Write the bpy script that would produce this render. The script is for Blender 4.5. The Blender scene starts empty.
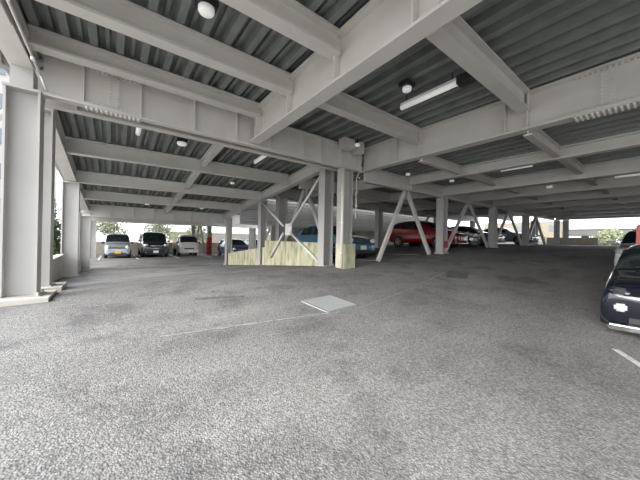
import bpy, bmesh, math, random
from mathutils import Vector, Matrix, noise
random.seed(7)
S = 0.6                                   # survey unit -> metres
ZO = 1.36
C = bpy.context.scene.collection

def P(x, y, z): return Vector((x*S, y*S, (z+ZO)*S))
def lerp(a, b, t): return a+(b-a)*t
def interp(x, pts):
    if x <= pts[0][0]: return pts[0][1]
    for (a, va), (b, vb) in zip(pts, pts[1:]):
        if x <= b: return va+(vb-va)*(x-a)/(b-a)
    return pts[-1][1]

# ------------------------------------------------------------------ materials
def mat(name, col, rough=0.6, metal=0.0, noise_amt=0.0, noise_scale=4.0, bump=0.0, bump_scale=20.0, coat=0.0, emit=None, spec=0.5):
    m = bpy.data.materials.new(name); m.use_nodes = True
    nt = m.node_tree; b = nt.nodes['Principled BSDF']
    c = tuple(col)+(1,)
    b.inputs['Base Color'].default_value = c
    b.inputs['Roughness'].default_value = rough
    b.inputs['Metallic'].default_value = metal
    b.inputs['Coat Weight'].default_value = coat
    b.inputs['Specular IOR Level'].default_value = spec
    tc = nt.nodes.new('ShaderNodeTexCoord')
    if noise_amt:
        n = nt.nodes.new('ShaderNodeTexNoise'); n.inputs['Scale'].default_value = noise_scale
        n.inputs['Detail'].default_value = 6
        nt.links.new(tc.outputs['Object'], n.inputs['Vector'])
        r = nt.nodes.new('ShaderNodeValToRGB')
        r.color_ramp.elements[0].position = .3; r.color_ramp.elements[1].position = .7
        r.color_ramp.elements[0].color = tuple(v*(1-noise_amt) for v in col)+(1,)
        r.color_ramp.elements[1].color = tuple(min(1, v*(1+noise_amt)) for v in col)+(1,)
        nt.links.new(n.outputs['Fac'], r.inputs['Fac']); nt.links.new(r.outputs['Color'], b.inputs['Base Color'])
    if bump:
        n = nt.nodes.new('ShaderNodeTexNoise'); n.inputs['Scale'].default_value = bump_scale
        nt.links.new(tc.outputs['Object'], n.inputs['Vector'])
        bp = nt.nodes.new('ShaderNodeBump'); bp.inputs['Strength'].default_value = bump
        nt.links.new(n.outputs['Fac'], bp.inputs['Height']); nt.links.new(bp.outputs['Normal'], b.inputs['Normal'])
    if emit:
        b.inputs['Emission Color'].default_value = c; b.inputs['Emission Strength'].default_value = emit
    return m

def asphalt_mat():
    m = mat('asphalt', (.15, .15, .15), .95, spec=.15); nt = m.node_tree; N = nt.nodes; L = nt.links
    b = N['Principled BSDF']; tc = [n for n in N if n.type == 'TEX_COORD'][0]
    big = N.new('ShaderNodeTexNoise'); big.inputs['Scale'].default_value = .45; big.inputs['Detail'].default_value = 5; big.inputs['Roughness'].default_value = .6
    mp = N.new('ShaderNodeMapping'); mp.inputs['Scale'].default_value = (.9, 2.2, 1); mp.inputs['Rotation'].default_value = (0, 0, .35)
    L.new(tc.outputs['Object'], mp.inputs['Vector']); L.new(mp.outputs['Vector'], big.inputs['Vector'])
    fine = N.new('ShaderNodeTexVoronoi'); fine.inputs['Scale'].default_value = 75
    L.new(tc.outputs['Object'], fine.inputs['Vector'])
    med = N.new('ShaderNodeTexNoise'); med.inputs['Scale'].default_value = 38; med.inputs['Detail'].default_value = 4
    L.new(tc.outputs['Object'], med.inputs['Vector'])
    r1 = N.new('ShaderNodeValToRGB'); e = r1.color_ramp.elements
    e[0].position = .3; e[0].color = (.225, .223, .22, 1); e[1].position = .7; e[1].color = (.33, .326, .32, 1)
    L.new(big.outputs['Fac'], r1.inputs['Fac'])
    r2 = N.new('ShaderNodeValToRGB'); e = r2.color_ramp.elements
    e[0].position = .02; e[0].color = (1.3, 1.29, 1.27, 1); e[1].position = .62; e[1].color = (.68, .68, .69, 1)
    L.new(fine.outputs['Distance'], r2.inputs['Fac'])
    r3 = N.new('ShaderNodeValToRGB'); e = r3.color_ramp.elements
    e[0].position = .35; e[0].color = (.75, .75, .75, 1); e[1].position = .65; e[1].color = (1.3, 1.3, 1.3, 1)
    L.new(med.outputs['Fac'], r3.inputs['Fac'])
    m1 = N.new('ShaderNodeMixRGB'); m1.blend_type = 'MULTIPLY'; m1.inputs[0].default_value = 1
    L.new(r1.outputs['Color'], m1.inputs[1]); L.new(r2.outputs['Color'], m1.inputs[2])
    m2 = N.new('ShaderNodeMixRGB'); m2.blend_type = 'MULTIPLY'; m2.inputs[0].default_value = 1
    L.new(m1.outputs['Color'], m2.inputs[1]); L.new(r3.outputs['Color'], m2.inputs[2])
    # worn oil-dark patches and cracks with shapes of their own
    st = N.new('ShaderNodeTexNoise'); st.inputs['Scale'].default_value = 1.1; st.inputs['Detail'].default_value = 8; st.inputs['Roughness'].default_value = .7
    L.new(tc.outputs['Object'], st.inputs['Vector'])
    r4 = N.new('ShaderNodeValToRGB'); e = r4.color_ramp.elements
    e[0].position = .36; e[0].color = (.6, .6, .61, 1); e[1].position = .5; e[1].color = (1, 1, 1, 1)
    L.new(st.outputs['Fac'], r4.inputs['Fac'])
    m3 = N.new('ShaderNodeMixRGB'); m3.blend_type = 'MULTIPLY'; m3.inputs[0].default_value = .8
    L.new(m2.outputs['Color'], m3.inputs[1]); L.new(r4.outputs['Color'], m3.inputs[2])
    L.new(m3.outputs['Color'], b.inputs['Base Color'])
    bp = N.new('ShaderNodeBump'); bp.inputs['Strength'].default_value = .55; bp.inputs['Distance'].default_value = .01; bp.invert = True
    L.new(fine.outputs['Distance'], bp.inputs['Height']); L.new(bp.outputs['Normal'], b.inputs['Normal'])
    return m

def moss_mat():
    m = mat('mossy_concrete', (.5, .47, .38), .9, bump=.2, bump_scale=30); nt = m.node_tree; N = nt.nodes; L = nt.links
    b = N['Principled BSDF']; tc = [n for n in N if n.type == 'TEX_COORD'][0]
    mp = N.new('ShaderNodeMapping'); mp.inputs['Scale'].default_value = (2.4, 2.4, .8); L.new(tc.outputs['Object'], mp.inputs['Vector'])
    n = N.new('ShaderNodeTexNoise'); n.inputs['Scale'].default_value = 1.6; n.inputs['Detail'].default_value = 7; L.new(mp.outputs['Vector'], n.inputs['Vector'])
    r = N.new('ShaderNodeValToRGB'); e = r.color_ramp.elements
    e[0].position = .3; e[0].color = (.20, .22, .09, 1); e[1].position = .66; e[1].color = (.62, .59, .47, 1)
    k = r.color_ramp.elements.new(.45); k.color = (.42, .41, .27, 1)
    L.new(n.outputs['Fac'], r.inputs['Fac']); L.new(r.outputs['Color'], b.inputs['Base Color'])
    return m

M = {}
M['steel'] = mat('painted_steel', (.60, .58, .55), .5, noise_amt=.05, noise_scale=2.5)
M['steel2'] = mat('column_paint', (.44, .43, .415), .45, noise_amt=.06, noise_scale=1.2)
M['white_steel'] = mat('white_painted_steel', (.72, .71, .68), .4, noise_amt=.05, noise_scale=5)
M['deck'] = mat('galvanised_deck', (.215, .232, .225), .4, metal=.15, noise_amt=.15, noise_scale=3)
M['slab'] = mat('roof_slab', (.3, .3, .3), .9)
M['asphalt'] = asphalt_mat()
M['moss'] = moss_mat()
M['concrete'] = mat('pale_concrete', (.5, .48, .43), .9, noise_amt=.12, noise_scale=3, bump=.1)
M['beige'] = mat('beige_concrete', (.46, .42, .33), .9, noise_amt=.12, noise_scale=2)
M['panel'] = mat('pale_cladding', (.55, .545, .53), .45, noise_amt=.06, noise_scale=.8)
M['white'] = mat('white_plastic', (.8, .8, .78), .4)
M['lamp'] = mat('lamp_tube', (.95, .95, .92), .4, emit=.1)
M['dark'] = mat('dark_plastic', (.03, .032, .035), .5)
M['black_paint'] = mat('black_car_paint', (.006, .008, .016), .15, coat=1)
M['van_paint'] = mat('dark_van_paint', (.015, .019, .028), .18, coat=1)
M['silver_paint'] = mat('silver_blue_paint', (.42, .46, .52), .25, metal=.5, coat=1)
M['white_paint'] = mat('white_car_paint', (.75, .75, .73), .25, coat=1)
M['cream_paint'] = mat('cream_truck_paint', (.66, .65, .60), .35, coat=.6)
M['blue_paint'] = mat('blue_car_paint', (.075, .19, .29), .25, metal=.25, coat=1)
M['red_paint'] = mat('red_car_paint', (.26, .006, .010), .22, metal=.1, coat=1)
M['grey_paint'] = mat('grey_car_paint', (.25, .26, .27), .25, metal=.6, coat=1)
M['navy_paint'] = mat('navy_car_paint', (.03, .05, .13), .2, coat=1)
M['glass'] = mat('car_glass', (.012, .02, .022), .05, coat=.5)
M['tyre'] = mat('tyre_rubber', (.015, .015, .015), .85)
M['rim'] = mat('wheel_rim', (.45, .45, .46), .3, metal=.9)
M['chrome'] = mat('chrome', (.75, .75, .76), .12, metal=1)
M['headlight'] = mat('headlight_lens', (.8, .83, .85), .1, coat=1)
M['smoke'] = mat('smoked_lens', (.06, .07, .08), .08, coat=1)
M['tail'] = mat('tail_lens', (.5, .01, .01), .2, coat=1)
M['plate_white'] = mat('white_plate', (.82, .83, .8), .4)
M['plate_yellow'] = mat('yellow_plate', (.8, .5, .03), .4)
M['red'] = mat('red_enamel', (.62, .055, .065), .35)
M['redpad'] = mat('red_pad', (.42, .03, .035), .6)
M['paint_line'] = mat('road_paint', (.62, .62, .6), .8, noise_amt=.3, noise_scale=25)
M['worn_line'] = mat('worn_seam', (.26, .258, .25), .9, noise_amt=.4, noise_scale=30)
M['patch'] = mat('dark_patch', (.12, .12, .12), .9, noise_amt=.3, noise_scale=15)
M['grate'] = mat('grate_steel', (.55, .57, .58), .4, metal=.6)
M['pit_shade'] = mat('drain_shade_sheet', (.05, .05, .05), .9)
M['leaf'] = mat('leaf_green', (.08, .12, .05), .7, noise_amt=.35, noise_scale=2)
M['leaf_dark'] = mat('leaf_dark_green', (.05, .085, .03), .7, noise_amt=.35, noise_scale=2)
M['leaf_yellow'] = mat('leaf_yellow_green', (.13, .15, .06), .7, noise_amt=.3, noise_scale=2)
M['bark'] = mat('bark', (.12, .09, .07), .9)
M['haze_leaf'] = mat('haze_tinted_foliage', (.20, .22, .13), .8, noise_amt=.2, noise_scale=2)  # outdoor haze painted in as a paler leaf colour
M['ground'] = mat('bright_ground', (.33, .32, .30), .95, noise_amt=.1, noise_scale=.3)
M['bld_white'] = mat('white_building_cladding', (.30, .29, .285), .7, noise_amt=.05, noise_scale=.5)
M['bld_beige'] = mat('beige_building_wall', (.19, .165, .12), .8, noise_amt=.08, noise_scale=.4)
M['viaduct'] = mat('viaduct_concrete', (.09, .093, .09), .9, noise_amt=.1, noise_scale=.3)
M['win'] = mat('building_window', (.12, .14, .16), .15)
M['wire'] = mat('fence_wire', (.4, .42, .4), .5, metal=.4)
M['pipe'] = mat('cream_pipe', (.68, .65, .56), .45)

# ------------------------------------------------------------------ mesh helpers
def obj(name, bm, material, parent=None, smooth=False):
    me = bpy.data.meshes.new(name); bmesh.ops.recalc_face_normals(bm, faces=bm.faces)
    bm.to_mesh(me); bm.free()
    if smooth:
        for p in me.polygons: p.use_smooth = True
    ms = material if isinstance(material, (list, tuple)) else [material]
    for m in ms: me.materials.append(M[m] if isinstance(m, str) else m)
    o = bpy.data.objects.new(name, me); C.objects.link(o)
    if parent is not None:
        o.parent = parent
        o.matrix_parent_inverse = parent_world(parent).inverted()
    return o
def parent_world(o):
    m = o.matrix_basis.copy()
    if o.parent: m = parent_world(o.parent) @ o.matrix_parent_inverse @ m
    return m
def tag(o, label, cat, group=None, kind=None):
    o['label'] = label; o['category'] = cat
    if group: o['group'] = group
    if kind: o['kind'] = kind
    return o
def thing(name, loc, label, cat, group=None, rotz=0):
    o = bpy.data.objects.new(name, None); o.empty_display_size = .2; C.objects.link(o)
    o.location = loc; o.rotation_euler = (0, 0, rotz)
    return tag(o, label, cat, group)
def struct(name, bm, material, smooth=False):
    o = obj(name, bm, material, None, smooth); o['kind'] = 'structure'; return o

def bar(bm, a, b, w, h, up=Vector((0, 0, 1)), off=0.0):
    """box from a to b (metres), w across, h along up; a,b are the centre of its axis"""
    a, b = Vector(a), Vector(b); d = (b-a).normalized()
    s = d.cross(up)
    if s.length < 1e-5: s = d.cross(Vector((0, 1, 0)))
    s.normalize(); u = s.cross(d).normalized()
    vs = []
    for p in (a, b):
        for i, j in ((-1, -1), (1, -1), (1, 1), (-1, 1)):
            vs.append(bm.verts.new(p+s*(w/2*i)+u*(h/2*j)))
    for f in ((0, 1, 2, 3), (7, 6, 5, 4), (0, 4, 5, 1), (1, 5, 6, 2), (2, 6, 7, 3), (3, 7, 4, 0)):
        bm.faces.new([vs[i] for i in f])
def box(bm, lo, hi):
    x0, y0, z0 = lo; x1, y1, z1 = hi
    v = [bm.verts.new(p) for p in ((x0, y0, z0), (x1, y0, z0), (x1, y1, z0), (x0, y1, z0), (x0, y0, z1), (x1, y0, z1), (x1, y1, z1), (x0, y1, z1))]
    for f in ((0, 3, 2, 1), (4, 5, 6, 7), (0, 1, 5, 4), (1, 2, 6, 5), (2, 3, 7, 6), (3, 0, 4, 7)):
        bm.faces.new([v[i] for i in f])
def rbox(bm, c, size, bev=.01, rot=None):
    t = bmesh.new(); bmesh.ops.create_cube(t, size=1)
    bmesh.ops.scale(t, vec=size, verts=t.verts)
    bmesh.ops.bevel(t, geom=t.edges[:], offset=min(bev, min(size)*.45), segments=2, affect='EDGES')
    if rot is not None: bmesh.ops.rotate(t, verts=t.verts, matrix=rot)
    bmesh.ops.translate(t, verts=t.verts, vec=Vector(c)); merge(bm, t)
def merge(bm, t):
    me = bpy.data.meshes.new('tmp'); t.to_mesh(me); t.free(); bm.from_mesh(me); bpy.data.meshes.remove(me)
def tube(bm, a, b, r, r2=None, n=10):
    a, b = Vector(a), Vector(b); d = (b-a); L = d.length
    t = bmesh.new(); bmesh.ops.create_cone(t, cap_ends=True, segments=n, radius1=r, radius2=r if r2 is None else r2, depth=L)
    q = Vector((0, 0, 1)).rotation_difference(d.normalized())
    bmesh.ops.rotate(t, verts=t.verts, matrix=q.to_matrix()); bmesh.ops.translate(t, verts=t.verts, vec=(a+b)/2)
    merge(bm, t)
def lathe(bm, prof, n=24, M4=None):
    """prof: (radius, axial) pairs around local y axis"""
    rings = []
    for r, ax in prof:
        rings.append([bm.verts.new((M4 or Matrix()) @ Vector((r*math.cos(2*math.pi*i/n), ax, r*math.sin(2*math.pi*i/n)))) for i in range(n)])
    for A, B in zip(rings, rings[1:]):
        for i in range(n):
            bm.faces.new((A[i], A[(i+1) % n], B[(i+1) % n], B[i]))
    bm.faces.new(rings[0]); bm.faces.new(rings[-1][::-1])
B = bmesh.new

# ------------------------------------------------------------------ floor heights (survey units)
def Zx(x): return interp(x, [(-14, -1.95), (-2, -1.72), (9.65, -1.36), (19.2, -.78), (28, -.35), (36.6, -.12), (48, .10), (70, .12)])
def bY(x): return interp(x, [(-2, .062), (4, .07), (10, .088), (26, .05), (45, .004)])
def Cramp(y): return interp(y, [(12, -1.43), (20.6, -2.09), (28.8, -2.76), (33, -2.62), (38, -2.5), (60, -2.5)])
def floor_main(x, y):
    if y <= 10.6: return Zx(x)+bY(x)*(y-10.6)
    return Zx(x)-.03*(y-10.6)
def floor_ramp(x, y):
    if y < 12: return floor_main(x, y)
    e = floor_main(min(x, 9.65), 12)-floor_main(9.65, 12)
    return Cramp(y)+(floor_main(9.65, 12)+1.43)+e*interp(y, [(12, 1), (20, .62), (30, .45), (34, 0)]) if x < 9.65 else Cramp(y)
def floor_rb(x, y):
    if y < 12: return floor_main(x, y)
    return Zx(x)-.03*1.4+interp(x, [(14, -.022), (24, -.008), (40, 0)])*(y-12)
def floorz(x, y):
    if y < 12: return floor_main(x, y)
    if x < 9.65 or y > 26.4: return floor_ramp(x, y)
    return floor_rb(x, y)

def grid_mesh(f, xs, ys):
    bm = B(); V = [[bm.verts.new(P(x, y, f(x, y))) for x in xs] for y in ys]
    for j in range(len(ys)-1):
        for i in range(len(xs)-1):
            bm.faces.new((V[j][i], V[j][i+1], V[j+1][i+1], V[j+1][i]))
    return bm
def rng(a, b, s):
    n = max(1, int(round((b-a)/s))); return [a+(b-a)*i/n for i in range(n+1)]
struct('floor', grid_mesh(floor_main, rng(-3.0, 50, .5), rng(-16, 12, .5)), 'asphalt', True)
struct('floor', grid_mesh(floor_ramp, rng(-3.0, 9.65, .5), rng(12, 50, .5)), 'asphalt', True)
struct('floor', grid_mesh(floor_rb, rng(9.65, 50, .7), rng(12, 26.4, .7)), 'asphalt', True)
struct('floor', grid_mesh(lambda x, y: Cramp(y), rng(9.65, 26, .7), rng(26.4, 50, .7)), 'asphalt', True)
# open ground outside
struct('ground', grid_mesh(lambda x, y: -2.9-.0*y, [-250, -100, -40, -12, -3.0], [-250, -60, -6, 12, 30, 50, 120, 400]), 'ground')
struct('ground', grid_mesh(lambda x, y: -2.95, [-3.0, 26, 50, 110, 400], [50, 120, 400]), 'ground')
struct('ground', grid_mesh(lambda x, y: -2.95, [26, 50, 110, 400], [26.4, 50]), 'ground')
struct('ground', grid_mesh(lambda x, y: -1.6, [50, 110, 400], [-250, -60, -6, 26.4]), 'ground')
struct('ground', grid_mesh(lambda x, y: -2.7, [-3.0, 26, 50], [-250, -60, -6]), 'ground')

# ------------------------------------------------------------------ ceilings (ribbed steel decking)
def deck(x0, x1, ys, zf, pitch=.56, d=.20, slab=.35):
    bm = B(); xs = []
    x = x0
    while x < x1:
        xs += [(x, 0), (x+.17, 0), (x+.20, d), (x+.31, d), (x+.325, d*.6), (x+.415, d*.6), (x+.43, d), (x+.53, d)]; x += pitch
    xs = [(min(a, x1), b) for a, b in xs]+[(x1, 0)]
    for y0, y1 in zip(ys, ys[1:]):
        A = [bm.verts.new(P(a, y0, zf(a, y0)+b)) for a, b in xs]; D = [bm.verts.new(P(a, y1, zf(a, y1)+b)) for a, b in xs]
        for i in range(len(xs)-1): bm.faces.new((A[i], D[i], D[i+1], A[i+1]))
        T = [bm.verts.new(P(a, y, zf(a, y)+slab)) for a, y in ((x0, y0), (x1, y0), (x1, y1), (x0, y1))]
        f = bm.faces.new(T); f.material_index = 1
        for i, j in ((0, 3), (1, 2)):
            a = T[i]; b_ = T[j]; p, q = (A[0], D[0]) if i == 0 else (A[-1], D[-1])
            f = bm.faces.new((p, a, b_, q)); f.material_index = 1
    return bm
NZ = 5.12
def z_near(x, y): return NZ
def z_lb(x, y):
    return interp(y, [(11, 4.83), (12.5, 4.75), (16.4, 4.36), (20.6, 3.70), (25, 3.22), (30, 2.76), (31, 2.68), (60, 2.62)])+.2*max(0, min(1, (x+2)/11.65))*interp(y, [(12, .8), (20, 1), (31, 0)])
def z_r(x, y): return 4.16
def z_rb(x, y): return interp(y, [(10.6, 4.16), (24.6, 4.6)])
struct('ceiling', deck(-3.4, 11.6, [-12, 11.56], z_near), ['deck', 'slab'])  # real overhead; unseen rear length added to hold back light from behind
struct('ceiling', deck(-2.6, 9.8, [11.5, 12.5, 16.4, 20.6, 25, 30, 31], z_lb), ['deck', 'slab'])
struct('ceiling', deck(-3.4, 24, [31, 47], z_lb), ['deck', 'slab'])
struct('ceiling', deck(11.4, 49.5, [-16, 10.6], z_r), ['deck', 'slab'])  # unseen stretch behind the view lengthened to darken the right bay
struct('ceiling', deck(9.9, 49.5, [10.6, 25.3], z_rb), ['deck', 'slab'])

bm = B(); box(bm, P(-3.4, 11.56, 4.7), P(9.85, 11.64, 5.47)); struct('ceiling', bm, 'slab')
bm = B(); box(bm, P(9.85, 10.75, 4.3), P(11.6, 11.64, 5.47)); struct('ceiling', bm, 'slab')
bm = B(); box(bm, P(11.6, -16, 4.45), P(11.68, 11.64, 5.47)); struct('ceiling', bm, 'slab')
bm = B(); rows = []
for y in (11.64, 12.5, 16.4, 20.6, 25, 30, 31): rows.append([bm.verts.new(P(*q)) for q in ((9.82, y, z_lb(9.65, y)-.02), (9.9, y, z_lb(9.65, y)-.02), (9.9, y, 5.6), (9.82, y, 5.6))])
for A_, D_ in zip(rows, rows[1:]):
    for i in range(4): bm.faces.new((A_[i], A_[(i+1) % 4], D_[(i+1) % 4], D_[i]))
bm.faces.new(rows[0]); bm.faces.new(rows[-1][::-1]); struct('ceiling', bm, 'slab')
bm = B(); box(bm, P(12, -16.2, -3.2), P(50, -16, 4.2)); struct('wall_light_block', bm, 'concrete')  # unseen wall added to keep light out of the right bay
# ------------------------------------------------------------------ steel members
def girder(name, a, b, depth, width, label, group=None, stiff=(), splice=(), mt='steel', tf=.065, tw=.04, cat='steel girder', side=(1, -1), bolts=True):
    """a, b: bottom centre line ends (survey units); depth may be a pair"""
    d0, d1 = depth if isinstance(depth, tuple) else (depth, depth)
    A, Bp = P(*a), P(*b)
    t = thing(name, A, label, cat, group)
    dirv = (Bp-A).normalized(); hor = Vector((dirv.x, dirv.y, 0)).normalized(); s = hor.cross(Vector((0, 0, 1))).normalized()
    U = Vector((0, 0, S))
    w = width*S
    def plate(bm, z0a, z1a, z0b, z1b, ww):
        vs = []
        for p, z0, z1 in ((A, z0a, z1a), (Bp, z0b, z1b)):
            for i, z in ((-1, z0), (1, z0), (1, z1), (-1, z1)): vs.append(bm.verts.new(p+s*(ww/2*i)+U*z))
        for f in ((0, 1, 2, 3), (7, 6, 5, 4), (0, 4, 5, 1), (1, 5, 6, 2), (2, 6, 7, 3), (3, 7, 4, 0)): bm.faces.new([vs[i] for i in f])
    bm = B(); plate(bm, tf, d0-tf, tf, d1-tf, tw*S); obj('web', bm, mt, t)
    bm = B(); plate(bm, 0, tf, 0, tf, w); obj('bottom_flange', bm, mt, t)
    bm = B(); plate(bm, d0-tf, d0, d1-tf, d1, w); obj('top_flange', bm, mt, t)
    L = (Bp-A).length
    for k in stiff:
        p = A+(Bp-A)*k; d = lerp(d0, d1, k)
        bm = B()
        for sd in side:
            q = p+s*(sd*(w/4+tw*S/4)); bar(bm, q+U*tf, q+U*(d-tf), w/2-.004, .02, up=dirv)
        obj('stiffener', bm, mt, t)
    for k in splice:
        p = A+(Bp-A)*k; d = lerp(d0, d1, k)
        bm = B(); bb = B()
        for sd in side:
            q = p+s*(sd*(tw*S/2+.008))
            bar(bm, q+U*(tf+.06), q+U*(d-tf-.08), .016, .17*1.2, up=dirv)
            if bolts:
                for i in range(9):
                    for jx in (-.06, .06):
                        z = lerp(tf+.12, d-tf-.14, i/8)
                        rbox(bb, q+U*z+dirv*jx+s*(sd*.016), (.026, .03, .026), .006)
        bar(bm, p-dirv*.42+U*(tf+.02), p+dirv*.42+U*(tf+.02), w*.96, .014)
        bar(bm, p-dirv*.42-U*.02, p+dirv*.42-U*.02, w*.96, .014)
        if bolts:
            for i in range(12):
                for jx in (-.36, -.14, .14, .36):
                    x = -.38+i*.76/11
                    rbox(bb, p+dirv*x+s*(w*jx)-U*.045, (.032, .032, .04), .007)
                    rbox(bb, p+dirv*x+s*(w*jx)+U*(d-tf-.03), (.03, .03, .03), .007)
                    rbox(bb, p+dirv*x+s*(w*jx)+U*(tf+.05), (.026, .026, .03), .007)
        n0 = len(bm.faces); me_ = bpy.data.meshes.new('tmp'); bb.to_mesh(me_); bb.free(); bm.from_mesh(me_); bpy.data.meshes.remove(me_)
        bm.faces.ensure_lookup_table()
        for f_ in bm.faces[n0:]: f_.material_index = 1
        obj('splice_plate', bm, [mt, 'white_steel'], t)
    return t

# main cross girders M and M2 (double frame at the expansion joint)
girder('steel_girder', (-1.62, 10.58, 3.82), (10.75, 10.58, 3.76), (1.20, 1.24), .26, 'deep grey girder spanning from the big left column to the centre column, with bolted splice', stiff=[(x+1.62)/12.37 for x in (-.78, .62, 2.22, 3.75, 5.3, 6.9, 7.9, 9.2, 10.1)], splice=[(-.08+1.62)/12.37])
girder('steel_girder', (-1.9, 11.24, 3.79), (9.6, 11.24, 3.79), .95, .24, 'second grey girder seen just beneath and behind the deep cross girder', stiff=[.08, .22, .36, .5, .62, .74, .86])
# G : near depth girder
girder('steel_girder', (4.42, -12, 3.92), (4.42, 10.35, 3.86), 1.2, .42, 'wide pale girder crossing overhead from top centre into the deep cross girder', stiff=[(y+12)/22.35 for y in (2.45, 2.95, 5.15, 7.4, 9.7)])
# R : right depth girder
girder('steel_girder', (11.28, -12, 3.86), (10.98, 10.62, 3.84), 1.26, .42, 'deep pale girder running from the centre column to the upper right edge, bolted splice', stiff=[(y+12)/22.62 for y in (3.1, 3.75, 7.1, 8.3)], splice=[(1.28+12)/22.62])
# left line girders
girder('steel_girder', (-2.0, -2, 4.42), (-2.0, 10.5, 4.38), .7, .46, 'grey edge girder over the big left column at the upper left corner', splice=[.78], bolts=False)
girder('steel_girder', (-1.97, 12.6, 4.0), (-1.97, 20.6, 3.0), (.72, .68), .46, 'sloping edge girder between first and second left columns')
girder('steel_girder', (-1.97, 20.6, 3.0), (-1.97, 31, 2.05), (.68, .64), .46, 'sloping edge girder beyond the second left column')
bm = B(); box(bm, P(-2.2, 10.36, 3.87), P(-1.78, 10.9, 4.4)); tag(obj('steel_bracket', bm, 'steel2'), 'short pale bracket between cap of the big left column and edge girder', 'bracket')
# centre line girders
girder('steel_girder', (9.65, 12.2, 4.12), (9.65, 20.6, 3.22), (.7, .64), .42, 'sloping girder from the centre column down to the second centre row column')
girder('steel_girder', (9.65, 20.6, 3.22), (9.65, 30, 2.2), (.64, .56), .42, 'sloping girder behind the second centre row column')
# secondary beams of the near bay (X direction)
def beam(a, b, depth, width, label, group=None, stiff=(), name='steel_beam'):
    return girder(name, a, b, depth, width, label, group, stiff=stiff, tf=.06, cat='steel beam', bolts=False)
for y, dp, w_ in ((9.7, .45, 'lowest of the parallel ceiling beams on the left, just in front of deep cross girder'), (7.4, .56, 'second parallel ceiling beam on the left, running to the pale overhead girder'), (5.15, .58, 'long ceiling beam at top centre left, entering the pale overhead girder'), (2.9, .58, 'ceiling beam at the top edge joining the pale overhead girder')):
    beam((-1.75, y, NZ-dp-.02), (4.3, y, NZ-dp-.02), dp, .34, w_)
for y, w_ in ((7.18, 'ceiling beam right of the pale overhead girder, above the centre column'), (3.2, 'ceiling beam at top right between pale overhead girder and deep right girder')):
    beam((4.5, y, NZ-.66), (11.0, y, NZ-.66), .64, .36, w_)
# back-left bay
nm = ['nearest', 'second', 'third']
for i, (y, dz) in enumerate(((16.4, .71), (20.6, .70), (25, .65))):
    beam((-1.8, y, z_lb(-1.8, y)-dz), (9.5, y, z_lb(9.5, y)-dz), dz-.02, .34, '%s cross beam over the down ramp behind the deep cross girder' % nm[i])
girder('steel_girder', (-2.2, 31.3, 1.35), (14, 31.3, 1.35), 1.2, .36, 'second far girder just behind and below the farthest deep girder')
girder('steel_girder', (-2.2, 30, 1.66), (14, 30, 1.66), 1.04, .4, 'farthest deep girder across the end of the down ramp, with stiffener plates', stiff=[.12, .22, .32, .42, .52, .62, .72], side=(-1, 1))
for k, (y0, y1) in enumerate(((11.6, 16.3), (16.5, 20.5), (20.7, 24.9), (25.1, 29.9))):
    beam((3.9, y0, z_lb(3.9, y0)-.45), (3.9, y1, z_lb(3.9, y1)-.45), .43, .26, '%s segment of the mid-bay purlin over the down ramp' % ['nearest', 'second', 'third', 'farthest'][k], name='purlin')
# right bay girders (Y direction) and purlins
RX = [15.1, 19.4, 23.7, 28, 32.3, 36.6, 40.8, 45, 49.2]
ordn = ['first', 'second', 'third', 'fourth', 'fifth', 'sixth', 'seventh', 'eighth', 'last']
for i, x in enumerate(RX):
    zb = 3.47 if i else 3.66
    girder('steel_girder', (x, -16, zb), (x, 10.5, zb), 4.16-zb, .36, '%s low parallel girder beyond the deep right girder' % ordn[i], splice=[.45] if i == 1 else (), bolts=False)
xs = [11.0]+RX
for i in range(len(RX)-1):
    for y, wd in ((7.18, 'left'), (3.15, 'right')):
        beam((xs[i]+.12, y, 3.7), (xs[i+1]-.12, y, 3.7), .44, .24, 'short purlin of the %s line in the %s gap beyond the deep right girder' % (wd, ordn[i]), name='purlin')
girder('steel_girder', (11.0, 10.62, 3.28), (49.2, 10.62, 3.42), (.86, .72), .40, 'cross girder over the red-signed column on the right side', stiff=[.11, .22, .33, .45, .6])
for k, y in enumerate((15.5, 20.6, 22.1)):
    girder('steel_girder', (9.9, y, z_rb(0, y)-.8), (49, y, z_rb(0, y)-.8), .78, .36, 'dim cross girder in the dark bay above the parked cars, %s row' % ['front', 'middle', 'back'][k])
for k, x in enumerate((13.5, 19.4, 28, 36.6)):
    girder('steel_girder', (x, 10.9, z_rb(0, 10.9)-.7), (x, 21.8, z_rb(0, 21.8)-.7), .66, .3, 'dim depth girder over the parked cars, %s from the centre' % ordn[k])
girder('steel_girder', (-3, 46.6, 1.95), (24, 46.6, 1.95), .66, .4, 'pale edge beam at the far end of the lower parking level')

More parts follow.
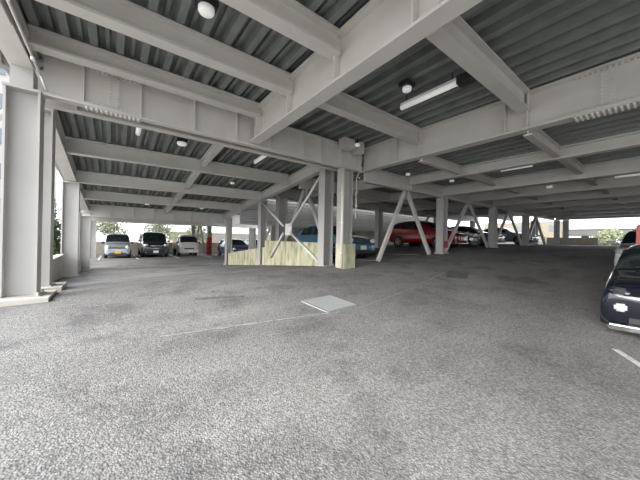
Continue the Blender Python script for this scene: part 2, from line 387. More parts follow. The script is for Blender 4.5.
def column(x, y, z0, z1, label, w=.70, d=.56, cap=True, base=True, mt='steel2', group=None, red=None, plinth=False):
    t = thing('steel_column', P(x, y, z0), label, 'steel column', group)
    bm = B()
    box(bm, P(x-w/2+.03, y-.03, z0), P(x+w/2-.03, y+.03, z1)); obj('web', bm, mt, t)
    for sg in (-1, 1):
        bm = B(); xx = x+sg*(w/2-.02)
        box(bm, P(xx-.025, y-d/2, z0), P(xx+.025, y+d/2, z1)); obj('flange', bm, mt, t)
    if cap:
        bm = B(); box(bm, P(x-w/2-.02, y-d/2-.02, z1-.05), P(x+w/2+.02, y+d/2+.02, z1+.02)); obj('cap_plate', bm, mt, t)
    if base:
        bm = B(); box(bm, P(x-w/2-.1, y-d/2-.1, z0-.06), P(x+w/2+.1, y+d/2+.1, z0+.05))
        for sx in (-1, 1):
            for sy in (-1, 1): tube(bm, P(x+sx*(w/2+.04), y+sy*(d/2+.04), z0+.05), P(x+sx*(w/2+.04), y+sy*(d/2+.04), z0+.14), .018, n=6)
        obj('base_plate', bm, 'concrete' if plinth else mt, t)
    if red:
        small = red[1]-red[0] < 1
        bm = B(); box(bm, P(x+.08 if small else x-w/2-.03, y-d/2-.04, red[0]), P(x+w/2+.03, y-d/2+.1 if small else y+d/2+.03, red[1])); obj('red_sign' if small else 'red_pad', bm, 'redpad', t)
    return t
column(-1.97, 10.62, -1.66, 3.84, 'big pale H-section column at the left edge, nearest the camera', w=.66)
column(-1.97, 12.3, -1.72, 3.98, 'narrow-looking column directly behind the big left column', w=.7)
column(-1.97, 20.6, floorz(-1.97, 20.6), 2.98, 'second left column, behind the low side wall')
column(-1.97, 30.2, floorz(-1.97, 30), 1.98, 'third left column, by the foot of the ramp')
column(-2.0, 40, -2.55, 2.0, 'farthest pale column at left beside the small silver car')
column(9.62, 10.62, -1.36, 3.74, 'right column of the centre pair, rising out of the concrete wall end', w=.6, base=False)
column(9.65, 12.25, -1.45, 4.10, 'pale left column of the centre pair, at the brace foot', w=.66, plinth=True)
column(9.65, 20.6, -2.08, 3.20, 'slim column behind the white gusset brace, middle of the mossy wall', w=.56, plinth=True)
column(9.65, 28.8, -2.72, 2.25, 'slim column at the far low end of the mossy wall', w=.56)
column(19.3, 10.62, -.80, 3.40, 'grey column with a small red sign between the red and black cars', w=.62, red=(-.35, .15))
column(28.4, 10.62, -.36, 3.42, 'grey column right of the black sedan front', w=.62)
column(37.4, 10.62, -.13, 3.40, 'grey column in front of the silver car', w=.62)
column(48.4, 12.7, .0, 3.4, 'wide dark column beyond the silver car', w=1.3)
column(49, 10.3, .05, 3.4, 'left of the two thin far columns against the bright opening', w=.5, base=False)
column(49, 9.35, .05, 3.4, 'right of the two thin far columns against the bright opening', w=.5, base=False)
column(11.4, 20.6, floorz(11.4, 20.6), z_rb(0, 20.6)-.8, 'dark wide column behind the mossy wall, left of the blue car', w=.8)
column(23.9, 20.6, floorz(23.9, 20.6), z_rb(0, 20.6)-.8, 'grey column standing between the blue and red cars', w=.75, plinth=True)
column(36, 20.6, floorz(36, 20.6), z_rb(0, 20.6)-.8, 'dim column behind the black sedan', w=.7)
column(47, 20.6, floorz(47, 20.6), z_rb(0, 20.6)-.8, 'dim back row column behind the silver car', w=.7)
column(14.3, 33.5, -2.6, 2.6, 'grey column beyond the mossy wall beside the navy car', w=.75)
column(11.6, 43.5, -2.5, 2.6, 'dark column wrapped in a red pad right of the cream truck', w=.6, red=(-2.45, .2))
column(9.6, 45, -2.5, 2.6, 'pale far column just right of the cream truck', w=.5, base=False)

# braces
def brace(name, pts, r, label, mt='steel2', cat='brace', gus=None, square=False):
    t = thing(name, P(*pts[0][0]), label, cat)
    for a, b in pts:
        bm = B()
        if square: bar(bm, P(*a), P(*b), r*2, r*2)
        else: tube(bm, P(*a), P(*b), r, n=10)
        obj('rod', bm, mt, t, not square)
    if gus:
        x, y, z, h = gus; bm = B()
        box(bm, P(x-.04, y-h*1.0, z-h), P(x+.04, y+h*1.0, z+h))
        for iy in (-.3, .3):
            for iz in (-.6, -.3, .3, .6): rbox(bm, P(x-.06, y+iy*h, z+iz*h), (.03, .03, .03), .008)
        obj('gusset_plate', bm, 'white_steel', t)
    return t
xg = 9.42
brace('cross_brace', [((xg, 12.6, 3.65), (xg, 15.8, .95)), ((xg, 20.2, 2.95), (xg, 16.7, .95)), ((xg, 12.5, -1.28), (xg, 15.8, .5)), ((xg, 18.6, -1.3), (xg, 16.7, .5))], .045, 'white X-shaped rod brace with square gusset plate in front of the mossy wall', 'white_steel', gus=(xg, 16.0, .72, .40))
brace('chevron_brace', [((10.6, 15.95, 3.5), (10.6, 19.0, -1.0)), ((10.6, 15.65, 3.5), (10.6, 12.9, -1.2))], .09, 'thick pale inverted V brace behind the white X brace')
brace('chevron_brace', [((14.85, 10.7, 3.25), (12.4, 10.7, -1.15)), ((15.1, 10.7, 3.25), (17.8, 10.7, -.8))], .058, 'inverted V brace in front of the red car, between the centre columns and red-signed column', 'steel', square=True)
brace('chevron_brace', [((23.7, 10.8, 3.4), (20.2, 10.8, -.6)), ((23.9, 10.8, 3.4), (27.8, 10.8, -.3))], .058, 'inverted V brace in front of the black sedan', 'steel', square=True)
brace('chevron_brace', [((32.7, 10.8, 3.4), (29.2, 10.8, -.2)), ((32.9, 10.8, 3.4), (36.8, 10.8, -.1))], .058, 'inverted V brace in front of the silver and grey cars', 'steel', square=True)
brace('chevron_brace', [((41.6, 10.8, 3.4), (38.2, 10.8, 0)), ((41.8, 10.8, 3.4), (45.6, 10.8, .1))], .08, 'inverted V brace right of the silver car against the bright opening', 'steel', square=True)
brace('cross_brace', [((31.5, 21.3, 3.6), (35.2, 21.3, -.1)), ((35.2, 21.3, 3.6), (31.5, 21.3, -.1))], .08, 'dim crossed brace in the dark bay behind the black sedan', 'steel')
brace('chevron_brace', [((15.2, 33.6, 2.4), (16.4, 33.6, 2.0)), ((17.2, 33.6, 2.2), (15.0, 33.6, -2.5))], .12, 'slanting brace beside the grey column beyond the mossy wall')
brace('chevron_brace', [((10.4, 44.4, 2.6), (9.8, 44.4, -2.4)), ((10.4, 44.4, 2.6), (11.3, 44.4, -2.4))], .09, 'narrow inverted V brace between truck and red padded column')
brace('side_brace', [((-2.5, 12.2, 3.9), (-4.6, 12.2, .8))], .05, 'thin diagonal rod outside the big left column', 'white_steel')

# pipes
def pipe(pts, r, label, mt='pipe', name='drain_pipe', clips=True):
    t = thing(name, P(*pts[0]), label, 'pipe')
    bm = B()
    for a, b in zip(pts, pts[1:]): tube(bm, P(*a), P(*b), r, n=12)
    obj('pipe_run', bm, mt, t, True)
    if clips:
        for k in (.15, .45, .75):
            a, b = Vector(pts[0]), Vector(pts[-1]); c = a+(b-a)*k; bm = B(); tube(bm, P(c.x, c.y, c.z-.03), P(c.x, c.y, c.z+.03), r*1.35, n=12); obj('pipe_clip', bm, 'white_steel', t)
    return t
pipe([(9.13, 10.25, -1.36), (9.13, 10.25, 3.7)], .045, 'cream drain pipe running down between the two centre columns')
pipe([(-1.62, 4.5, 4.36), (-1.62, 10.2, 4.22), (-1.52, 10.4, 3.9)], .018, 'thin grey conduit along the edge girder above the big left column', 'steel', 'conduit')
pipe([(10.35, 10.3, 3.75), (10.12, 10.3, 3.3), (10.12, 10.3, 1.2)], .02, 'thin bent conduit beside the right centre column', 'pipe', 'conduit')
# junction box at the centre
t = thing('junction_box', P(9.3, 10.2, 4.5), 'dark grey box on the girder above the centre columns', 'box')
bm = B(); rbox(bm, P(9.2, 10.1, 4.85), (.42, .3, .3), .02); obj('housing', bm, 'steel', t)
bm = B(); rbox(bm, P(10.05, 10.1, 4.8), (.22, .3, .34), .02); obj('side_box', bm, 'steel', t)

# ------------------------------------------------------------------ walls
def wall_poly(name, x0, x1, pts, material, cap=None):
    """pts: (y, ztop); extruded between x0 and x1, bottom follows floor"""
    bm = B(); rows = []
    for y, zt in pts:
        zb = min(floorz(x0-.2, y), floorz(x1+.2, y))-.3
        rows.append([bm.verts.new(P(*p)) for p in ((x0, y, zb), (x1, y, zb), (x1, y, zt), (x0, y, zt))])
    for A, D in zip(rows, rows[1:]):
        for i in range(4): bm.faces.new((A[i], A[(i+1) % 4], D[(i+1) % 4], D[i]))
    bm.faces.new(rows[0]); bm.faces.new(rows[-1][::-1])
    return struct(name, bm, material)
wall_poly('wall_centre', 9.55, 9.95, [(12.55, -.13), (19.9, -.08)], 'moss')
wall_poly('wall_centre', 9.55, 9.95, [(19.9, -.60), (24, -1.02), (28.6, -1.50)], 'moss')
bm = B(); box(bm, P(9.2, 10.15, -1.5), P(9.98, 10.80, -.13)); struct('wall_end', bm, 'moss')
wall_poly('wall_left', -2.45, -2.15, [(12.7, -1.12), (20.2, -1.0)], 'concrete')
wall_poly('wall_left', -2.45, -2.15, [(21, -1.25), (30, -2.0)], 'concrete')
def curb(a, b, w, h, label, mt='concrete'):
    bm = B(); n = 6
    for i in range(n):
        p, q = [(lerp(a[0], b[0], k/n), lerp(a[1], b[1], k/n)) for k in (i, i+1)]
        bar(bm, P(p[0], p[1], floorz(*p)+h/2-.05), P(q[0], q[1], floorz(*q)+h/2-.05), w*S, h*S)
    return tag(obj('curb', bm, mt), label, 'curb')
bm = B(); box(bm, P(-2.75, 9.95, -1.95), P(-1.35, 11.3, -1.63)); tag(obj('concrete_footing', bm, 'concrete'), 'pale concrete footing under the big left column', 'footing')
bm = B(); box(bm, P(-2.7, 11.7, -1.95), P(-1.3, 13.0, -1.62)); tag(obj('concrete_footing', bm, 'concrete'), 'pale concrete block behind the big left column', 'footing')
curb((-2.85, 3), (-2.85, 9.9), .3, .22, 'pale concrete kerb at lower left, in front of the big left column')
bm = B(); box(bm, P(9.2, 11.7, -1.55), P(10.1, 12.6, -1.38)); tag(obj('concrete_footing', bm, 'concrete'), 'low pale footing at the foot of the left centre column', 'footing')

def corr_panel(x0, x1, y, z0, z1, name='wall_back'):
    bm = B(); n = 16; prof = []
    for i in range(n):
        z = lerp(z0, z1, i/n); h = (z1-z0)/n
        prof += [(0, z), (0, z+h*.62), (.10, z+h*.7), (.10, z+h*.92)]
    prof.append((0, z1))
    nb = 8
    for k in range(nb):
        a, b_ = lerp(x0, x1, k/nb), lerp(x0, x1, (k+1)/nb)
        A = [bm.verts.new(P(a, y+d, z)) for d, z in prof]; D = [bm.verts.new(P(b_-.03, y+d, z)) for d, z in prof]
        for i in range(len(prof)-1): bm.faces.new((A[i], D[i], D[i+1], A[i+1]))
    box(bm, P(x0, y+.14, z0), P(x1, y+.25, z1))
    return struct(name, bm, 'panel')
corr_panel(9.9, 45.5, 26.1, 1.48, 6.6)
bm = B(); box(bm, P(13.3, 26.2, -2.6), P(45, 26.5, 1.48)); struct('wall_back', bm, 'beige')
bm = B(); box(bm, P(-3, 47.1, -2.9), P(24, 47.4, -.74)); struct('wall_far', bm, 'beige')
bm = B(); box(bm, P(49.3, 6.3, -.4), P(49.6, 11.5, 1.06)); struct('wall_right', bm, 'beige')
# slim guard rail on right far edge
t = thing('guard_rail', P(49.4, 3, .1), 'white pipe guard rail at the far right opening beside the low beige wall', 'railing')
for y in [-5+i*1.4 for i in range(9)]:
    bm = B(); tube(bm, P(49.4, y, 0.0), P(49.4, y, 1.0), .03); obj('post', bm, 'white_steel', t)
for z in (.35, .65, 1.0):
    bm = B(); tube(bm, P(49.4, -5.2, z), P(49.4, 6.3, z), .022); obj('rail', bm, 'white_steel', t)
t = thing('guard_rail', P(49.4, 12, .1), 'white pipe guard rail between the wide dark column and thin far columns', 'railing')
for y in (11.7, 13.2, 14.7):
    bm = B(); tube(bm, P(49.4, y, 0.0), P(49.4, y, 1.1), .03); obj('post', bm, 'white_steel', t)
for z in (.4, .75, 1.1):
    bm = B(); tube(bm, P(49.4, 11.6, z), P(49.4, 16, z), .022); obj('rail', bm, 'white_steel', t)
# mesh fence at far left opening
t = thing('mesh_fence', P(-3, 46.9, -.7), 'tall pale wire mesh fence behind the small silver car', 'fence')
for i in range(7):
    x = -2.8+i*1.6; bm = B(); tube(bm, P(x, 47.5, -1), P(x, 47.5, 2.0), .02); obj('post', bm, 'wire', t)
bm = B()
for i in range(40): bar(bm, P(-2.8+i*.24, 47.5, -.7), P(-2.8+i*.24, 47.5, 1.9), .008, .008)
for i in range(12): bar(bm, P(-2.8, 47.5, -.7+i*.22), P(6.8, 47.5, -.7+i*.22), .008, .008, up=Vector((0, 1, 0)))
obj('wire_mesh', bm, 'wire', t)

# ------------------------------------------------------------------ floor details
def decal(name, poly, material, label, cat, lift=.012):
    """poly in survey xy; a thin solid slab following the floor"""
    bm = B(); top = [bm.verts.new(P(x, y, floorz(x, y))+Vector((0, 0, lift))) for x, y in poly]
    bot = [bm.verts.new(P(x, y, floorz(x, y))-Vector((0, 0, .01))) for x, y in poly]
    bm.faces.new(top); bm.faces.new(bot[::-1])
    for i in range(len(poly)): bm.faces.new((bot[i], bot[(i+1) % len(poly)], top[(i+1) % len(poly)], top[i]))
    return tag(obj(name, bm, material), label, cat)
def strip(name, a, b, w, material, label, cat, n=12, lift=.006, jag=0):
    bm = B(); a, b = Vector(a), Vector(b); d = (b-a).normalized(); s = Vector((-d.y, d.x)); R_ = []
    for i in range(n+1):
        c = a+(b-a)*(i/n); ww = w/2*(1+jag*random.uniform(-1, 1)); c = c+s*(jag*w*random.uniform(-.5, .5))
        row = []
        for sg in (-1, 1):
            q = c+s*(sg*ww); row.append(bm.verts.new(P(q.x, q.y, floorz(q.x, q.y))+Vector((0, 0, lift))))
        for sg in (1, -1):
            q = c+s*(sg*ww); row.append(bm.verts.new(P(q.x, q.y, floorz(q.x, q.y))-Vector((0, 0, .01))))
        R_.append(row)
    for A, D in zip(R_, R_[1:]):
        for i in range(4): bm.faces.new((A[i], A[(i+1) % 4], D[(i+1) % 4], D[i]))
    bm.faces.new(R_[0]); bm.faces.new(R_[-1][::-1])
    return tag(obj(name, bm, material), label, cat)
# drain grate
gx, gy, gs = 5.02, 6.15, .56
gz = floorz(gx, gy)
t = thing('drain_grate', P(gx, gy, gz), 'square steel drain grate set in the asphalt before the centre column', 'drain grate')
rz = .06
def gp(u, v, dz=0):
    c, s = math.cos(rz), math.sin(rz); x = gx+u*c-v*s; y = gy+u*s+v*c
    return P(x, y, floorz(x, y))+Vector((0, 0, dz))
bm = B()
for a, b_ in (((-gs, -gs), (gs, -gs)), ((gs, -gs), (gs, gs)), ((gs, gs), (-gs, gs)), ((-gs, gs), (-gs, -gs))):
    bar(bm, gp(*a, .006), gp(*b_, .006), .035, .02)
obj('frame', bm, 'grate', t)
bm = B()
for i in range(13):
    u = -gs+gs*2*(i+.5)/13; bar(bm, gp(u, -gs, .006), gp(u, gs, .006), .030, .016)
obj('bars', bm, 'grate', t)
bm = B(); v = [bm.verts.new(gp(a, b_, .003)) for a, b_ in ((-gs, -gs), (gs, -gs), (gs, gs), (-gs, gs))]; bm.faces.new(v); obj('pit', bm, 'pit_shade', t)  # flat sheet on the asphalt, coloured with the dark shade of an open pit

strip('stall_line', (8.6, .80), (7.5, .15), .12, 'paint_line', 'short white parking line at the right edge below the black car', 'parking line')
strip('road_seam', (.75, 6.1), (4.85, 5.45), .05, 'worn_line', 'thin worn pale seam crossing the asphalt towards the drain grate', 'road seam', n=40, jag=.5)
strip('road_seam', (5.5, 5.4), (14.5, 7.3), .05, 'worn_line', 'thin worn pale seam running from the drain grate to the right', 'road seam', n=60, jag=.5)
decal('road_patch', [(1.9, 8.5), (3.2, 8.05), (3.15, 7.85), (1.85, 8.25)], 'patch', 'dark rectangular repair patch in the asphalt left of the drain grate', 'road patch', .004)
decal('road_patch', [(12.0, 6.4), (13.2, 6.9), (13.9, 6.2), (12.5, 5.7)], 'patch', 'dark sunken patch in the asphalt in front of the red car', 'road patch', .004)
for k, (x, lab) in enumerate(((13.0, 'left of the blue car'), (17.6, 'right of the blue car'), (25.3, 'between the red and black cars'), (31.0, 'right of the black sedan'))):
    strip('stall_line', (x, 11.3), (x, 17), .15, 'paint_line', 'worn white stall line on the floor %s' % lab, 'parking line', n=8)
for k, (x, lab) in enumerate(((2.15, 'between silver car and dark van'), (6.3, 'between dark van and cream truck'), (-1.3, 'left of the small silver car'), (10.2, 'right of the cream truck'))):
    strip('stall_line', (x, 36.8), (x, 45), .16, 'paint_line', 'white stall line on the lower level %s' % lab, 'parking line', n=8)
strip('stall_line', (44, 7.2), (41.5, 7.6), .3, 'paint_line', 'short white mark on the dark floor near the far right opening', 'parking line', n=4)
for k, (x, lab) in enumerate(((14.9, 'by the nose of the blue car'), (20.9, 'by the grey column left of the red car'))):
    bm = B(); z = floorz(x, 11.6 if k == 0 else 20); rbox(bm, P(x+.2, 20.5 if k else 24.5, floorz(x, 20.5 if k else 24.5)+.1), (.7, .16, .13), .03)
    tag(obj('wheel_stop', bm, 'concrete'), 'pale concrete wheel stop ' + ('behind the blue car' if k == 0 else lab), 'wheel stop')

# ------------------------------------------------------------------ lamps and ceiling fittings
def batten(a, b, label, bracket=None, r=.055):
    t = thing('batten_lamp', P(*a), label, 'ceiling lamp')
    A, D = P(*a), P(*b)
    bm = B(); bar(bm, A+Vector((0, 0, .05)), D+Vector((0, 0, .05)), .10, .05); obj('housing', bm, 'white', t)
    bm = B(); tube(bm, A, D, r*.7, n=12); obj('lamp_tube', bm, 'lamp', t, True)
    if bracket:
        bm = B(); d = (D-A).normalized(); bar(bm, D, D+d*.35, .2, .14); obj('end_box', bm, 'dark', t)
    bm = B(); m_ = (A+D)/2
    for q in (A.lerp(D, .1), A.lerp(D, .9)): tube(bm, q+Vector((0, 0, .06)), q+Vector((0, 0, bracket or .2)), .012, n=6)
    obj('hanger', bm, 'dark', t)
    return t
batten((7.98, 5.95, 4.72), (7.98, 3.95, 4.72), 'long white tube lamp with dark end box under the top right decking', bracket=.22, r=.075)
batten((6.3, 14.6, 4.35), (6.3, 12.9, 4.45), 'white tube lamp seen below the deep cross girder left of the centre column', r=.06)
batten((.72, 13.8, 4.35), (.72, 12.7, 4.45), 'stubby white tube lamp below the bolted splice of the deep cross girder', r=.075)
batten((16.7, 5.9, 3.98), (16.7, 4.5, 3.98), 'thin tube lamp behind the first low girder at right', r=.05)
batten((23.0, 2.3, 3.98), (23.0, 1.2, 3.98), 'thin tube lamp behind the second low girder at far right', r=.05)
batten((26.4, 7.7, 3.95), (26.4, 6.9, 3.95), 'thin distant tube lamp under the far right decking', r=.06)
batten((46.5, 13.6, 4.0), (46.5, 11.9, 4.0), 'distant slanting tube lamp near the wide dark column', r=.08)
def round_lamp(x, y, z, zc, label, r=.085, box_=True):
    t = thing('round_lamp', P(x, y, z), label, 'ceiling lamp')
    c = P(x, y, z)
    if box_:
        bm = B(); rbox(bm, c+Vector((.0, 0, .12)), (.26, .22, .10), .02); obj('mounting_box', bm, 'dark', t)
    bm = B(); lathe(bm, [(.3*r, 0), (.85*r, .008), (r, .03), (r, .075), (.8*r, .085)], 20, Matrix.Translation(c-Vector((0, 0, .01))) @ Matrix.Rotation(math.pi/2, 4, 'X'))
    obj('lens', bm, 'lamp', t, True)
    bm = B(); tube(bm, c+Vector((0, 0, .07)), Vector((c.x, c.y, (zc+ZO)*S)), .015, n=8); obj('stem', bm, 'dark', t)
    return t
round_lamp(7.3, 5.25, 4.78, NZ, 'round white lamp on dark box beside the long tube lamp')
round_lamp(1.5, 6.2, 4.85, NZ, 'round white lamp on dark box at the top edge, left half', r=.10)
round_lamp(2.38, 13.7, 4.22, 4.66, 'round white lamp beneath the deep cross girder, left of the purlin', r=.12)
round_lamp(6.6, 19.2, 3.9, 4.1, 'small white lamp between the first and second ramp cross beams', r=.09, box_=False)
round_lamp(2.2, 27.6, 2.78, 2.98, 'small far white lamp over the ramp, left of the mid purlin', r=.11, box_=False)
round_lamp(6.6, 27.6, 2.82, 3.03, 'small far white lamp over the ramp, right of the mid purlin', r=.11, box_=False)
round_lamp(9.6, 9.75, 4.75, NZ, 'small white lamp on the deck just above the centre columns', r=.075, box_=False)
round_lamp(13.6, 9.6, 3.9, 4.16, 'small white lamp below the deep right girder', r=.075, box_=False)
round_lamp(17.3, 8.9, 3.95, 4.16, 'small white lamp above the red-signed column', r=.08, box_=False)
round_lamp(23.6, 5.4, 3.9, 4.16, 'small white lamp between far girders right of centre', r=.1, box_=False)

# ------------------------------------------------------------------ vehicles
def cr(p, t):
    """Catmull-Rom-ish monotone interpolation of list [(x, v...)]"""
    if t <= p[0][0]: return p[0][1]
    for i in range(len(p)-1):
        if t <= p[i+1][0]:
            x0, v0 = p[i]; x1, v1 = p[i+1]; k = (t-x0)/(x1-x0)
            m0 = (v1-p[i-1][1])/(x1-p[i-1][0]) if i > 0 else (v1-v0)/(x1-x0)
            m1 = (p[i+2][1]-v0)/(p[i+2][0]-x0) if i+2 < len(p) else (v1-v0)/(x1-x0)
            s = (v1-v0)/(x1-x0)
            if s == 0: m0 = m1 = 0
            else:
                if m0/s < 0: m0 = 0
                if m1/s < 0: m1 = 0
                m0 = max(min(m0/s, 3), 0)*s; m1 = max(min(m1/s, 3), 0)*s
            h = x1-x0; k2, k3 = k*k, k*k*k
            return (2*k3-3*k2+1)*v0+(k3-2*k2+k)*h*m0+(-2*k3+3*k2)*v1+(k3-k2)*h*m1
    return p[-1][1]

class Body:
    """x from nose (0) to tail (L); y = side; z up"""
    def __init__(s, L, W, top, belt, zb=.2, tumble=.82, nose=.88, tail=.9, nose_len=.35, tail_len=.3):
        s.L, s.W, s.top, s.belt, s.zb, s.tumble = L, W, top, belt, zb, tumble
        s.nose, s.tail, s.nl, s.tl = nose, tail, nose_len, tail_len
        s.H = max(v for _, v in top)
    def hw(s, x):
        w = s.W/2
        a = min(1, x/s.nl); b = min(1, (s.L-x)/s.tl)
        fa = s.nose+(1-s.nose)*math.sqrt(max(0, 1-(1-a)**2)); fb = s.tail+(1-s.tail)*math.sqrt(max(0, 1-(1-b)**2))
        return w*fa*fb
    def section(s, x):
        w = s.hw(x); zt = cr(s.top, x); bl = cr(s.belt, x); zb = s.zb+.06*max(0, 1-x/.25)+.08*max(0, 1-(s.L-x)/.4)
        zc = min(bl, zt-.05)
        fr = max(0, (zt-bl))/(s.H-min(v for _, v in s.belt)+1e-6)
        wt = w*(1-(1-s.tumble)*min(1, fr*1.1)) - (.05 if fr < .05 else .03)
        return [(0, zb), (w*.86, zb), (w*.975, zb+.07), (w, lerp(zb, zc, .45)), (w*.995, lerp(zb, zc, .75)), (w*.965, zc),
                (lerp(w*.955, wt, .92), lerp(zc, zt, .86)), (wt*.86, zt-.012), (wt*.45, zt+.008), (0, zt+.014)]
    def pt(s, x, v, off=0, sg=1):
        sec = s.section(x); i = min(int(v), len(sec)-2); k = v-i
        y = lerp(sec[i][0], sec[i+1][0], k); z = lerp(sec[i][1], sec[i+1][1], k)
        p = Vector((x, sg*y, z))
        if off:
            e = .02; q = Vector(s.pt(min(s.L, x+e), v, 0, sg)); q0 = Vector(s.pt(max(0, x-e), v, 0, sg))
            i2 = min(int(v), len(sec)-2); a, b = sec[i2], sec[i2+1]
            tv = Vector((0, sg*(b[0]-a[0]), b[1]-a[1])); tx = q-q0
            n = tx.cross(tv)
            if n.length < 1e-9: n = Vector((0, sg, 0))
            n.normalize()
            c = Vector((x, 0, (s.zb+s.H)*.45))
            if n.dot(p-c) < 0: n = -n
            p = p+n*off
        return p
    def mesh(s, xs):
        bm = B(); rows = []
        for x in xs:
            sec = s.section(x)
            r = [bm.verts.new((x, y, z)) for y, z in sec]+[bm.verts.new((x, -y, z)) for y, z in sec[-2:0:-1]]
            rows.append(r)
        n = len(rows[0])
        for A, D in zip(rows, rows[1:]):
            for i in range(n): bm.faces.new((A[i], A[(i+1) % n], D[(i+1) % n], D[i]))
        for r, sgn in ((rows[0], 1), (rows[-1], -1)):
            x = r[0].co.x; zs = [v.co.z for v in r]; zc = (min(zs)+max(zs))/2
            ring = [bm.verts.new((x-sgn*.03, v.co.y*.8, zc+(v.co.z-zc)*.82)) for v in r]
            for i in range(n): bm.faces.new((r[i], ring[i], ring[(i+1) % n], r[(i+1) % n]))
            bm.faces.new(ring)
        return bm
    def patch(s, bm, x0, x1, v0, v1, sg, off=.008, nx=8, nv=4, skew0=0, skew1=0):
        """skew: shift of x at the upper edge"""
        V = []
        for j in range(nv+1):
            k = j/nv; v = lerp(v0, v1, k)
            V.append([bm.verts.new(s.pt(lerp(x0+skew0*k, x1+skew1*k, i/nx), v, off, sg)) for i in range(nx+1)])
        for j in range(nv):
            for i in range(nx): bm.faces.new((V[j][i], V[j][i+1], V[j+1][i+1], V[j+1][i]))
    def top_patch(s, bm, x0, x1, vm, off=.008, nx=6):
        V = []
        vs = [(1, lerp(vm, 9, j/6)) for j in range(7)]; vs = vs+[(-1, v) for _, v in vs[-2::-1]]
        for sg, v in vs: V.append([bm.verts.new(s.pt(lerp(x0, x1, i/nx), v, off, sg)) for i in range(nx+1)])
        for j in range(len(V)-1):
            for i in range(nx): bm.faces.new((V[j][i], V[j][i+1], V[j+1][i+1], V[j+1][i]))

def wheel(parent, x, y, r, sg, w=.2):
    bm = B(); lathe(bm, [(r*.62, -w/2*sg), (r*.92, -w/2*sg), (r, -w*.38*sg), (r, w*.38*sg), (r*.93, w/2*sg), (r*.64, w/2*sg), (r*.62, w*.4*sg)], 28, Matrix.Translation((x, y, r)))
    o = obj('wheel', bm, 'tyre', parent, True)
    bm = B(); lathe(bm, [(r*.64, w*.30*sg), (r*.64, w*.47*sg), (r*.58, w*.47*sg), (r*.55, w*.36*sg), (r*.1, w*.40*sg)], 28, Matrix.Translation((x, y, r)))
    for k in range(5):
        a = k*2*math.pi/5+.3; p = Vector((x, y+sg*w*.43, r)); q = p+Vector((math.cos(a)*r*.6, 0, math.sin(a)*r*.6))
        bar(bm, p, q, .045, .03, up=Vector((0, 1, 0)))
    tube(bm, (x, y+sg*w*.36, r), (x, y+sg*w*.5, r), r*.16, n=12)
    obj('rim', bm, 'rim', o)
    return o

